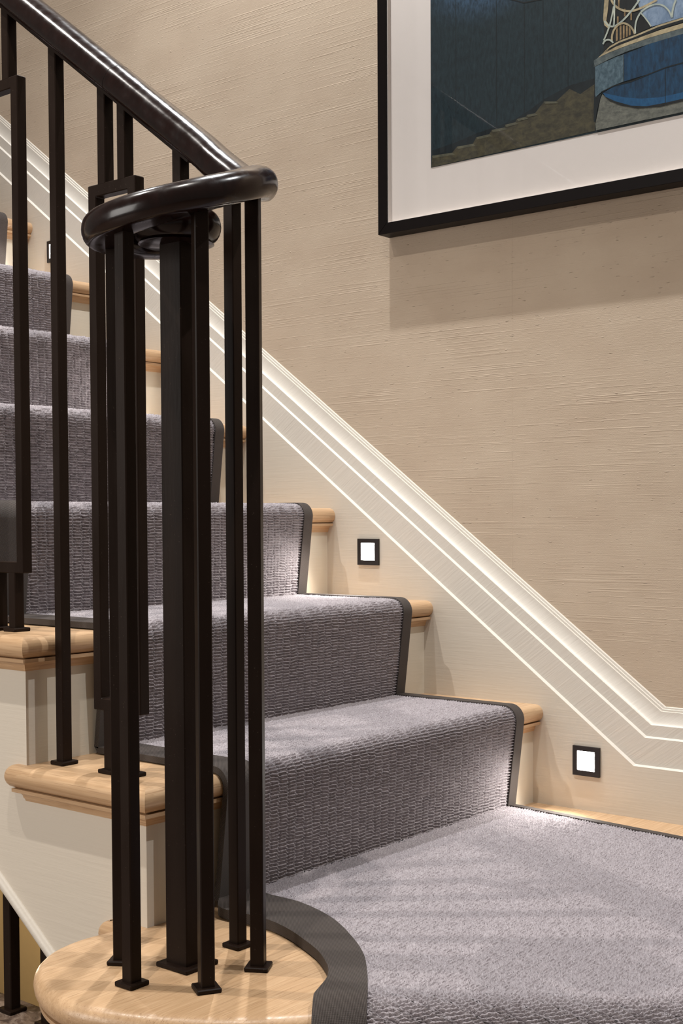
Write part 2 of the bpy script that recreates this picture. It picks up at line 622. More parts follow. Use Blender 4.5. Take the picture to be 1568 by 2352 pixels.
# curtail step: wide D-shaped end wrapping the newel, front edge splayed across the hall
plan = smooth_curve([(-0.036, -0.972), (-0.041, -1.02), (-0.033, -1.064), (-0.010, -1.104), (0.025, -1.135), (0.072, -1.160), (0.120, -1.171),
                     (0.170, -1.163), (0.235, -1.136), (0.295, -1.097), (0.345, -1.050), (0.385, -1.002), (0.44, -0.944), (0.56, -0.850), (0.70, -0.748)], 4)
plan = [(p[0], p[1]) for p in [Vector((q[0], q[1])) for q in plan]] if True else plan
CURT = plan + [(1.20, -0.377), (1.71, 0.0), (-0.02, 0.0), (-0.02, -0.90), (-0.045, -0.94)]
fl = [1] * (len(plan) + 1) + [0, 0, 0, 1]
link('curtail_tread', slab('curtail_tread', CURT, fl, BULL, 0.0), M['oak_y'], stair)
link('curtail_scotia', slab('curtail_scotia', CURT, fl, COVE, 0.0), M['oak_y'], stair)
link('curtail_riser', slab('curtail_riser', CURT, fl, [(NOSE + 0.001, -0.18), (NOSE + 0.001, -0.047)], 0.0), M['paint_warm'], stair)
tl = [(-0.078, -W - NOSE), (0.0, -W - NOSE), (0.0, -W + 0.02), (-0.078, -W + 0.02)]
arc = [(-0.078 + 0.012 - 0.012 * math.sin(math.radians(a)), YL + 0.012 - 0.012 * math.cos(math.radians(a))) for a in range(90, -1, -18)]
link('return_nosing', slab('return_nosing', arc + [(-0.03, YL), (-0.03, YL + SW), (-0.078, YL + SW)], [1] * len(arc) + [0, 0, 1], BULL, -0.0005), M['oak_x'], stair)

# ---------------------------------------------------------------- stair runner
runner = thing('stair_runner', (0, -0.45, 0.0), 'grey mauve woven wool stair runner with wide charcoal binding tape', 'carpet')
CT = 0.009
path = []                      # (x, z) outer face, from the top of the flight down
for k in range(NUM - 1, -1, -1):
    xr, zt = -k * G, (k + 1) * R
    path.append((xr - G + CT + 0.003, zt + CT))
    cx, cz, rad = xr + NOSE - r_, zt - r_, r_ + CT
    for i in range(13):
        a = math.radians(90 - i * 8.4)
        path.append((cx + rad * math.cos(a), cz + rad * math.sin(a)))
    path.append((xr + CT + 0.003, k * R + CT))
dens = [path[0]]
for a, b in zip(path[:-1], path[1:]):
    L = math.dist(a, b)
    for i in range(1, max(1, int(L / 0.02)) + 1):
        t = i / max(1, int(L / 0.02))
        dens.append((a[0] + (b[0] - a[0]) * t, a[1] + (b[1] - a[1]) * t))
path = dens


def ribbon(name, path, ys, thick, mat, parent, closed_sides=True):
    """extrude a run profile across the y stations; UVs in metres"""
    v, f, uv = [], [], []
    n = len(path)
    s = 0.0
    norms = []
    for i in range(n):
        a, b = path[max(i - 1, 0)], path[min(i + 1, n - 1)]
        d = Vector((b[0] - a[0], b[1] - a[1])).normalized()
        norms.append((-d.y, d.x) if True else None)
    for i in range(n):
        if i:
            s += math.dist(path[i], path[i - 1])
        for y in ys:
            v.append((path[i][0], y, path[i][1]))
            uv.append((y, s))
    m = len(ys)
    for i in range(n - 1):
        for j in range(m - 1):
            f.append([i * m + j, (i + 1) * m + j, (i + 1) * m + j + 1, i * m + j + 1])
    base = len(v)
    s = 0.0
    for i in range(n):
        nx, nz = norms[i]
        if i:
            s += math.dist(path[i], path[i - 1])
        for y in (ys[0], ys[-1]):
            v.append((path[i][0] - nx * thick, y, path[i][1] - nz * thick))
            uv.append((y + (thick if y == ys[-1] else -thick), s))
    for i in range(n - 1):
        f.append([i * m, base + 2 * i, base + 2 * i + 2, (i + 1) * m])
        f.append([i * m + m - 1, (i + 1) * m + m - 1, base + 2 * i + 3, base + 2 * i + 1])
        f.append([base + 2 * i, base + 2 * i + 1, base + 2 * i + 3, base + 2 * i + 2])
    return link(name, fix(mesh(name, v, f, True, uv), 60), mat, parent)


rng = np.random.default_rng(7)
LAT = rng.random((257, 257))


def vnoise(x, y):
    """value noise on a hashed lattice"""
    xi, yi = np.floor(x).astype(int), np.floor(y).astype(int)
    fx, fy = x - xi, y - yi
    fx, fy = fx * fx * (3 - 2 * fx), fy * fy * (3 - 2 * fy)
    g = lambda a, b_: LAT[a % 257, b_ % 257]
    return (g(xi, yi) * (1 - fx) + g(xi + 1, yi) * fx) * (1 - fy) + (g(xi, yi + 1) * (1 - fx) + g(xi + 1, yi + 1) * fx) * fy


def weave(u, v):
    """raised yarns of the stepped wool weave, 0 in the groove and 1 on the yarn; u across, v along the run, metres"""
    u = u + 0.0030 * (vnoise(u * 70, v * 70) - 0.5) + 0.0016 * (vnoise(u * 230 + 9, v * 230) - 0.5)
    v = v + 0.0022 * (vnoise(u * 90 + 31, v * 90 + 7) - 0.5)
    a = (u - 0.10 * v) / 0.0180
    ia = np.floor(a)
    fa = a - ia
    t = np.clip((fa - 0.70) / 0.30, 0, 1)
    t = t * t * (3 - 2 * t)
    ph = v / 0.0052 - (ia + t)
    row = np.floor(ph)
    f = ph - row
    main = np.sin(math.pi * np.clip(f / 0.54, 0, 1)) ** 0.8
    second = 0.50 * np.sin(math.pi * np.clip((f - 0.54) / 0.46, 0, 1)) ** 0.8
    lev = vnoise(ia * 0.73 + 0.5, row * 0.61 + 0.3)
    end = 0.14 * np.sin(math.pi * np.clip((fa - 0.55) / 0.45, 0, 1)) - 0.55 * np.exp(-((fa - 0.05) / 0.07) ** 2) * (1 - main * 0.35)
    return np.maximum(main, second) * (0.80 + 0.26 * lev) + end + 0.14 * (vnoise(u * 900, v * 900) - 0.5)


AMP = 0.0054


def grid_mesh(name, P, U, mat, parent, weld=False):
    """P (n, m, 3) points and U (n, m, 2) metres -> one mesh part"""
    n, m = P.shape[:2]
    me = bpy.data.meshes.new(name)
    idx = np.arange(n * m).reshape(n, m)
    if weld:                                  # cells cut off at the edge collapse: keep one vertex and drop empty triangles
        _, first, inv = np.unique(np.round(P.reshape(-1, 3), 6), axis=0, return_index=True, return_inverse=True)
        idx = first[inv.reshape(-1)].reshape(n, m)
    q = np.stack([idx[:-1, :-1], idx[1:, :-1], idx[1:, 1:], idx[:-1, 1:]], -1).reshape(-1, 4)
    k = 4
    if weld:
        q = np.concatenate([q[:, [0, 1, 2]], q[:, [0, 2, 3]]])
        q = q[(q[:, 0] != q[:, 1]) & (q[:, 1] != q[:, 2]) & (q[:, 0] != q[:, 2])]
        k = 3
    me.vertices.add(n * m)
    me.vertices.foreach_set('co', P.reshape(-1).astype(np.float32))
    me.loops.add(q.size)
    me.loops.foreach_set('vertex_index', q.reshape(-1).astype(np.int32))
    me.polygons.add(len(q))
    me.polygons.foreach_set('loop_start', np.arange(0, q.size, k, dtype=np.int32))
    me.update(calc_edges=True)
    me.polygons.foreach_set('use_smooth', np.ones(len(q), dtype=bool))
    l = me.uv_layers.new(name='UVMap')
    l.data.foreach_set('uv', U.reshape(-1, 2)[q.reshape(-1)].reshape(-1).astype(np.float32))
    return link(name, me, mat, parent)


YLc, YRc, TL, TR = -0.822, -0.082, 0.058, 0.025
# resample the run: fine on the near steps, coarser far up the flight
pa = np.array(path)
seg = np.hypot(*(pa[1:] - pa[:-1]).T)
arc_s = np.concatenate([[0], np.cumsum(seg)])
st, s = [], 0.0
while s < arc_s[-1]:
    st.append(s)
    x = np.interp(s, arc_s, pa[:, 0])
    k = max(0.0, -x / G)
    s += 0.00082 + 0.00013 * k + (0.0012 if k > 6.4 else 0)
st = np.array(st + [arc_s[-1]])
RX, RZ = np.interp(st, arc_s, pa[:, 0]), np.interp(st, arc_s, pa[:, 1])
dx, dz = np.gradient(RX, st), np.gradient(RZ, st)
ker = np.ones(9) / 9
dx, dz = np.convolve(np.pad(dx, 4, 'edge'), ker, 'valid'), np.convolve(np.pad(dz, 4, 'edge'), ker, 'valid')
ln = np.hypot(dx, dz)
NX, NZ = -dz / ln, dx / ln
yy = np.arange(YLc + TL - 0.003, YRc - TR + 0.003, 0.0023)
H = (weave(np.repeat(yy[None], len(st), 0), np.repeat(st[:, None], len(yy), 1)) - 0.85) * AMP
P = np.stack([RX[:, None] + NX[:, None] * H, np.repeat(yy[None], len(st), 0), RZ[:, None] + NZ[:, None] * H], -1)
U = np.stack(np.meshgrid(yy, st), -1)
grid_mesh('runner_field', P, U, M['carpet'], runner)


def lift(path, d):
    out = []
    n = len(path)
    for i in range(n):
        a, b = path[max(i - 1, 0)], path[min(i + 1, n - 1)]
        t = Vector((b[0] - a[0], b[1] - a[1])).normalized()
        out.append((path[i][0] - t.y * d, path[i][1] + t.x * d))
    return out


tp = lift(path, 0.0018)
ribbon('binding_tape', tp, [YLc - 0.001, YLc + 0.003, YLc + TL - 0.003, YLc + TL], CT, M['tape'], runner)
ribbon('binding_tape', tp, [YRc - TR, YRc - TR + 0.002, YRc - 0.003, YRc], CT, M['tape'], runner)

# carpet on the curtail step: cut to a curve round the newel and rolled over the splayed front edge
INN = smooth_curve([(0.012, -0.764), (0.0525, -0.770), (0.113, -0.772), (0.186, -0.797), (0.254, -0.840), (0.304, -0.8805), (0.346, -0.927), (0.3765, -0.9655)], 6)
OUT = smooth_curve([(0.012, -0.822), (0.048, -0.853), (0.115, -0.850), (0.165, -0.8605), (0.218, -0.8834), (0.2664, -0.9105), (0.313, -0.953), (0.341, -1.0105)], 6)
OUT = [Vector((a[0], a[1])) for a in OUT]
INN = [Vector((a[0], a[1])) for a in INN]
RGT = [Vector((0.012 + (1.56 - 0.012) * (i / (len(INN) - 1)) ** 1.0, 0)) for i in range(len(INN))]
RGT = [Vector((p.x, -0.097 - 0.115 * max(0, p.x - 0.02))) for p in RGT]
fn = Vector((0.594, -0.804))


def lerp_rows(A, B, m):
    return [[a.lerp(b, j / m) for j in range(m + 1)] for a, b in zip(A, B)]


def roll_sheet(name, A, B, m, z, thick, mat, edge_ins):
    rows = lerp_rows(A, B, m)
    v, uv, f = [], [], []
    for row in rows:
        for p in row:
            v.append((p.x, p.y, z))
            uv.append((p.y, p.x))
    last = rows[-1]
    acc, px_, pz_ = 0.0, 0.0, 0.0
    for i in range(1, 25):
        a = 1.75 * i / 24
        oo, dd = 0.0465 * math.sin(a), 0.0465 * (1 - math.cos(a))
        acc += math.hypot(oo - px_, dd - pz_)
        px_, pz_ = oo, dd
        for p in last:
            o = p + fn * oo
            v.append((o.x, o.y, z - dd))
            q = p + fn * acc
            uv.append((q.y, q.x))
    for p in last:
        o = p + fn * (oo - 0.02)
        v.append((o.x, o.y, -0.165))
        q = p + fn * (acc + 0.13)
        uv.append((q.y, q.x))
    n = len(v) // (m + 1)
    for i in range(n - 1):
        for j in range(m):
            f.append([i * (m + 1) + j, (i + 1) * (m + 1) + j, (i + 1) * (m + 1) + j + 1, i * (m + 1) + j + 1])
    # skirts along the two long sides so that the sheet has thickness
    for j in (0, m):
        b0 = len(v)
        for i in range(n):
            x, y, zz = v[i * (m + 1) + j]
            v.append((x, y, zz - thick) if i < len(rows) else (x - fn.x * thick * 0.8, y - fn.y * thick * 0.8, zz - thick * 0.3))
            u0 = uv[i * (m + 1) + j]
            uv.append((u0[0] + (thick if j else -thick), u0[1]))
        for i in range(n - 1):
            f.append([i * (m + 1) + j, b0 + i, b0 + i + 1, (i + 1) * (m + 1) + j])
    return link(name, fix(mesh(name, v, f, True, uv), 60), mat, runner)


CT0 = 0.013
CL = 1.000                                   # flat carpet ends where fn . p = CL
xg = np.concatenate([0.012 + np.arange(0, 0.72, 0.00095), np.linspace(0.735, 1.6, 12)])
yg = np.arange(-1.003, -0.105, 0.0022)
X, Yg = np.meshgrid(xg, yg, indexing='ij')
ix, iy = np.array([p.x for p in INN]), np.array([p.y for p in INN])
xm = (CL + 0.804 * Yg) / 0.594
X = np.minimum(X, xm)
Yg = np.maximum(Yg, np.interp(X, ix, iy) - 0.004)
Yg = np.minimum(Yg, -0.097 - 0.115 * np.maximum(0, X - 0.02))
V = X.copy()
Uu = Yg.copy()
Z = np.full_like(X, CT0)
nrm = np.zeros(X.shape + (3,))
nrm[..., 2] = 1
# roll over the front edge
rad = r_ + CT
ext = []
RA, RB = 0.045, 0.045                         # the padded carpet rolls over in a flat ellipse
acc, px_, pz_ = 0.0, 0.0, 0.0
for a in np.linspace(0.012, 1.75, 130):
    o, d = RA * math.sin(a), RB * (1 - math.cos(a))
    acc += math.hypot(o - px_, d - pz_)
    px_, pz_ = o, d
    n0, n1 = math.sin(a) / RA, math.cos(a) / RB
    nl = math.hypot(n0, n1)
    ext.append((X[-1] + 0.594 * o, Yg[-1] - 0.804 * o, CT0 - d + 0 * X[-1], acc, (0.594 * n0 / nl, -0.804 * n0 / nl, n1 / nl)))
lx, ly, lz, la, ln_ = ext[-1]
for d in np.arange(0.002, 0.135, 0.0015):
    ext.append((lx - 0.594 * d * 0.2, ly + 0.804 * d * 0.2, lz - d, la + d, (0.594, -0.804, 0.1)))
EX = np.array([e[0] for e in ext]); EY = np.array([e[1] for e in ext]); EZ = np.array([e[2] for e in ext])
EV = np.array([V[-1] + 0.594 * e[3] for e in ext]); EU = np.array([Uu[-1] - 0.804 * e[3] for e in ext])
EN = np.array([np.tile(e[4], (X.shape[1], 1)) for e in ext])
X, Yg, Z = np.concatenate([X, EX]), np.concatenate([Yg, EY]), np.concatenate([Z, EZ])
V, Uu, nrm = np.concatenate([V, EV]), np.concatenate([Uu, EU]), np.concatenate([nrm, EN])
H = np.maximum((weave(Uu, V) - 0.85) * AMP, -0.0054)[..., None]
grid_mesh('curtail_field', np.stack([X, Yg, Z], -1) + nrm * H, np.stack([Uu, V], -1), M['carpet'], runner, weld=True)
roll_sheet('curtail_binding', OUT, [p + (q - p) * 1.03 for p, q in zip(OUT, INN)], 3, 0.013 + 0.0018, 0.013, M['tape'], 0)
R2 = [p + Vector((0, 0.010)) for p in RGT]
roll_sheet('curtail_edge_tape', [p - Vector((0, 0.004)) for p in RGT], R2, 2, 0.013 + 0.0012, 0.013, M['tape'], 0)

# ---------------------------------------------------------------- balustrade
bal = thing('balustrade', (0.14, -1.004, 0.0), 'dark bronze steel balustrade with polished dark wood handrail curling into a volute', 'balustrade')
YB = -0.900
BS = 0.016
RU = lambda x: 1.0792 - 0.751 * (x + 0.098)     # underside of the sloping handrail


def upright(name, x, y, z0, z1, size, rot, parent, slope_top=0.0, bev=0.0012):
    me = box(name, -size / 2, size / 2, -size / 2, size / 2, 0, z1 - z0, bev)
    if slope_top:
        for v in me.vertices:
            if v.co.z > (z1 - z0) / 2:
                v.co.z -= slope_top * v.co.x
    for v in me.vertices:
        c, s = math.cos(rot), math.sin(rot)
        v.co = Vector((x + c * v.co.x - s * v.co.y, y + s * v.co.x + c * v.co.y, z0 + v.co.z))
    return link(name, me, M['metal'], parent)


def plate(x, y, z, size, h, rot, parent):
    o = upright('base_plate', x, y, z, z + h, size, rot, parent)
    return o


def single(x, y, z0, z1, rot=0.0, slope=0.0, name='baluster', size=BS, ps=0.028, parent=None):
    o = upright(name, x, y, z0 + 0.003, z1, size, rot, parent or bal, slope)
    plate(x, y, z0, ps, 0.0055, rot, o)
    return o


for k in range(0, 8):
    x = 0.0335 - k * G
    single(x, YB, k * R, RU(x) + 0.012, slope=0.751)

# framed double balusters, one on each tread
for k in range(0, 8):
    z0 = (k + 1) * R
    xc = -0.0895 - k * G
    zt, zb = 0.9635 + k * R, 0.264 + k * R
    h = BS / 2
    xo, xi = 0.047, 0.047 - BS
    v = [(xc - xo, zb), (xc + xo, zb), (xc + xo, zt), (xc - xo, zt)]
    w = [(xc - xi, zb + BS), (xc + xi, zb + BS), (xc + xi, zt - BS), (xc - xi, zt - BS)]
    vs = [(x, YB - h, z) for x, z in v + w] + [(x, YB + h, z) for x, z in v + w]
    fs = []
    for i in range(4):
        j = (i + 1) % 4
        fs += [[i, j, 4 + j, 4 + i], [8 + i, 12 + i, 12 + j, 8 + j], [i, 8 + i, 8 + j, j], [4 + i, 4 + j, 12 + j, 12 + i]]
    me = fix(mesh('baluster_frame', vs, fs))
    bm = bmesh.new()
    bm.from_mesh(me)
    bmesh.ops.bevel(bm, geom=[e for e in bm.edges if e.calc_face_angle(0) > 1.0], offset=0.0011, segments=1, affect='EDGES')
    bm.to_mesh(me)
    bm.free()
    fr = link('baluster_frame', me, M['metal'], bal)
    for dx in (-0.0195, 0.0195):
        upright('top_stub', xc + dx, YB, zt - 0.002, RU(xc + dx) + 0.012, BS, 0, fr, 0.751)
        upright('bottom_stub', xc + dx, YB, z0 + 0.003, zb + 0.002, BS, 0, fr)
        plate(xc + dx, YB, z0, 0.028, 0.0055, 0, fr)

# ring of balusters carrying the volute, newel in the middle
NC = Vector((0.14, -1.003))
RING = {90: (0.085, 0.892), 30: (0.0850, 0.884), -30: (0.0880, 0.851), -90: (0.085, 0.832), -148: (0.079, 0.830)}
for a, (rd, zt) in RING.items():
    t = math.radians(a)
    single(NC.x + rd * math.cos(t), NC.y + rd * math.sin(t), 0.0, zt + 0.008, rot=t)
single(NC.x, NC.y, 0.0, 0.842, name='newel_post', size=0.035, ps=0.052)


# handrail: oval section swept down the pitch, round the ring and into the eye
def sect(w, h, n=28):
    out = []
    for i in range(n):
        a = 2 * math.pi * i / n
        c, s = math.cos(a), math.sin(a)
        e = 0.86
        x = w / 2 * math.copysign(abs(c) ** e, c)
        y = h / 2 * math.copysign(abs(s) ** e, s)
        if y < -h * 0.40:
            y = -h * 0.40 - (abs(y) - h * 0.40) * 0.25
        out.append((x, y))
    return out


HW, HH = 0.047, 0.041
ctr = []
for x in (-2.1, -1.62, -1.2, -0.8, -0.4, -0.2, -0.08, 0.0, 0.04):
    ctr.append((x, YB, RU(x) + 0.0245))
ctr += [(0.075, YB - 0.001, RU(0.075) + 0.0245), (0.108, YB - 0.005, 0.9265 + 0.022)]
for a, rd, zu in ((78, 0.0900, 0.899), (55, 0.0885, 0.888), (30, 0.0885, 0.883), (0, 0.0905, 0.867), (-30, 0.0930, 0.851), (-60, 0.0920, 0.839), (-90, 0.0895, 0.832),
                  (-120, 0.0885, 0.830), (-148, 0.087, 0.829), (-180, 0.078, 0.829), (-210, 0.062, 0.830), (-240, 0.042, 0.832), (-262, 0.022, 0.834)):
    t = math.radians(a)
    ctr.append((NC.x + rd * math.cos(t), NC.y + rd * math.sin(t), zu + 0.0176))
cpts = smooth_curve(ctr, 8)


def sweep(name, pts, section, mat, parent, taper=None, angle=40):
    # taper(i) scales the section height along the path
    n = len(section)
    v, f = [], []
    for i, p in enumerate(pts):
        d = (pts[min(i + 1, len(pts) - 1)] - pts[max(i - 1, 0)]).normalized()
        s = d.cross(Vector((0, 0, 1))).normalized()
        u = s.cross(d).normalized()
        k = taper(p) if taper else 1.0
        for x, y in section:
            v.append(p + s * x + u * (y * k))
    for i in range(len(pts) - 1):
        for j in range(n):
            f.append([i * n + j, i * n + (j + 1) % n, (i + 1) * n + (j + 1) % n, (i + 1) * n + j])
    f += [list(range(n)), [(len(pts) - 1) * n + j for j in range(n)][::-1]]
    return link(name, fix(mesh(name, v, f), angle), mat, parent)


rail = sweep('handrail', cpts, sect(HW, HH), M['rail'], bal, taper=lambda p: 1.0 - 0.06 * min(1.0, max(0.0, (0.95 - p.z) / 0.04)))
# flat core bar let into the underside of the sloping rail
core = [Vector((x, YB, RU(x) + 0.0035)) for x in (-2.1, -0.8, -0.3, 0.0, 0.06)]
sweep('core_rail', core, [(-0.0125, -0.004), (0.0125, -0.004), (0.0125, 0.004), (-0.0125, 0.004)], M['metal'], bal)
# joint rings where rail lengths are dowelled together
for tx in (-0.083,):
    p = Vector((tx, YB, RU(tx) + 0.0245))
    d = Vector((1, 0, -0.751)).normalized()
    sweep('rail_joint', [p - d * 0.0004, p + d * 0.0004], [(x * 1.006, y * 1.006) for x, y in sect(HW, HH)], M['frame'], rail)


def lathe(name, prof, cx, cy, seg, mat, parent):
    v, f = [], []
    n = len(prof)
    for i in range(seg):
        a = 2 * math.pi * i / seg
        for rr_, z in prof:
            v.append((cx + rr_ * math.cos(a), cy + rr_ * math.sin(a), z))
    for i in range(seg):
        j = (i + 1) % seg
        for k in range(n - 1):
            f.append([i * n + k, j * n + k, j * n + k + 1, i * n + k + 1])
    me = mesh(name, v, f)
    bm = bmesh.new()
    bm.from_mesh(me)
    bmesh.ops.remove_doubles(bm, verts=bm.verts, dist=1e-5)
    bm.to_mesh(me)
    bm.free()
    return link(name, fix(me, 40), mat, parent)


eye = [(0.0, 0.8335), (0.040, 0.8335), (0.0435, 0.8345)]
for a in range(-65, 91, 13):
    t = math.radians(a)
    eye.append((0.033 + 0.0185 * math.cos(t), 0.8545 + 0.0205 * math.sin(t)))
eye += [(0.0, 0.875)]
lathe('volute_eye', eye, NC.x - 0.004, NC.y - 0.003, 48, M['rail'], bal)

# balusters filling the gap between the hall floor and the underside of the string
low = thing('understair_balustrade', (-0.30, -0.928, -0.18), 'dark steel balusters between the marbled floor and the string underside', 'balustrade')
for i in range(14):
    x = -0.2136 - 0.0835 * i
    single(x, -0.9285, -0.18, BL(x) + 0.001, slope=SL, ps=0.030, size=0.017, parent=low)

# ---------------------------------------------------------------- recessed step lights
LIT = [(0.1107, 0.0881, 'square dark bronze step light lit above the bottom step'),
       (-0.3775, 0.4520, 'square dark bronze step light lit on the string board beside the third step'),
       (-0.8640, 0.8120, 'square dark bronze step light hidden behind the newel post'),
       (-1.3510, 1.1760, 'square dark bronze step light glowing between the far balusters')]
for lx, lz, lab in LIT:
    t = thing('step_light', (lx, 0.0, lz - 0.026), lab, 'step light', 'recessed step lights along the string board')
    s, w, th = 0.0262, 0.0172, 0.0052
    zo = 0.0005
    vo = [(lx - s, lz - s), (lx + s, lz - s), (lx + s, lz + s), (lx - s, lz + s)]
    vi = [(lx - w, lz - w + zo), (lx + w, lz - w + zo), (lx + w, lz + w + zo), (lx - w, lz + w + zo)]
    vs = [(x, -th, z) for x, z in vo] + [(x, -th, z) for x, z in vi] + [(x, 0.0, z) for x, z in vo] + [(x, -0.0004, z) for x, z in vi]
    fs = []
    for i in range(4):
        j = (i + 1) % 4
        fs += [[i, j, 4 + j, 4 + i], [i, 8 + i, 8 + j, j], [4 + i, 4 + j, 12 + j, 12 + i]]
    link('face_plate', fix(mesh('face_plate', vs, fs)), M['plate'], t)
    # tilted frosted lens: deeper at the top so that it looks down at the tread
    lens = mesh('diffuser', [(lx - w, -0.0008, lz - w + zo), (lx + w, -0.0008, lz - w + zo), (lx + w, -0.0036, lz + w + zo), (lx - w, -0.0036, lz + w + zo),
                             (lx - w, -0.0002, lz - w + zo), (lx + w, -0.0002, lz - w + zo), (lx + w, -0.0002, lz + w + zo), (lx - w, -0.0002, lz + w + zo)],
                [[0, 1, 2, 3], [4, 7, 6, 5], [0, 4, 5, 1], [1, 5, 6, 2], [2, 6, 7, 3], [3, 7, 4, 0]])
    link('diffuser', fix(lens), M['led'], t)
    l = bpy.data.lights.new('step_lamp', 'SPOT')
    l.energy = 2.8
    l.color = (1.0, 0.96, 0.9)
    l.spot_size = math.radians(120)
    l.spot_blend = 1.0
    l.shadow_soft_size = 0.012
    lo_ = bpy.data.objects.new('step_lamp', l)
    COL.objects.link(lo_)
    lo_.parent = t
    lo_.location = (0, -0.03, 0.026)
    lo_.rotation_euler = Vector((-0.25, -0.80, -0.60)).to_track_quat('-Z', 'Y').to_euler()

# ---------------------------------------------------------------- framed picture
PX0, PX1, PZ0, PZ1 = -0.3445, 0.56, 1.0730, 1.93
FY, FWD = -0.0094, 0.0212
pic = thing('framed_picture', ((PX0 + PX1) / 2, YW, PZ0), 'large framed photograph of a blue curved staircase hung on the wall', 'picture')


def mitred(name, a, b, ia, ib):
    """frame bar between outer corners a, b and inner corners ia, ib"""
    v = [(a[0], FY, a[1]), (b[0], FY, b[1]), (ib[0], FY, ib[1]), (ia[0], FY, ia[1]),
         (a[0], YW - 0.001, a[1]), (b[0], YW - 0.001, b[1]), (ib[0], YW - 0.001, ib[1]), (ia[0], YW - 0.001, ia[1])]
    me = fix(mesh(name, v, [[0, 1, 2, 3], [4, 7, 6, 5], [0, 4, 5, 1], [1, 5, 6, 2], [2, 6, 7, 3], [3, 7, 4, 0]]))
    bm = bmesh.new()
    bm.from_mesh(me)
    bmesh.ops.bevel(bm, geom=bm.edges[:], offset=0.0006, segments=1, affect='EDGES')
    bm.to_mesh(me)
    bm.free()
    return link(name, me, M['frame'], pic)


oc = [(PX0, PZ0), (PX1, PZ0), (PX1, PZ1), (PX0, PZ1)]
ic = [(PX0 + FWD, PZ0 + FWD), (PX1 - FWD, PZ0 + FWD), (PX1 - FWD, PZ1 - FWD), (PX0 + FWD, PZ1 - FWD)]
for i in range(4):
    mitred('frame_bar', oc[i], oc[(i + 1) % 4], ic[i], ic[(i + 1) % 4])
MY = 0.0045
link('mount_board', box('mount_board', ic[0][0] - 0.002, ic[1][0] + 0.002, MY, MY + 0.003, ic[0][1] - 0.002, ic[2][1] + 0.002), M['mat'], pic)
for x0, x1, z0, z1 in ((ic[0][0], ic[0][0] + 0.0012, ic[0][1], ic[2][1]), (ic[1][0] - 0.0012, ic[1][0], ic[0][1], ic[2][1]),
                       (ic[0][0], ic[1][0], ic[0][1], ic[0][1] + 0.0012), (ic[0][0], ic[1][0], ic[2][1] - 0.0012, ic[2][1])):
    link('spacer', box('spacer', x0, x1, FY + 0.004, MY, z0, z1), M['mat'], pic)
link('glass_pane', box('glass_pane', ic[0][0] - 0.001, ic[1][0] + 0.001, FY + 0.0025, FY + 0.004, ic[0][1] - 0.001, ic[2][1] + 0.001), M['glass'], pic)

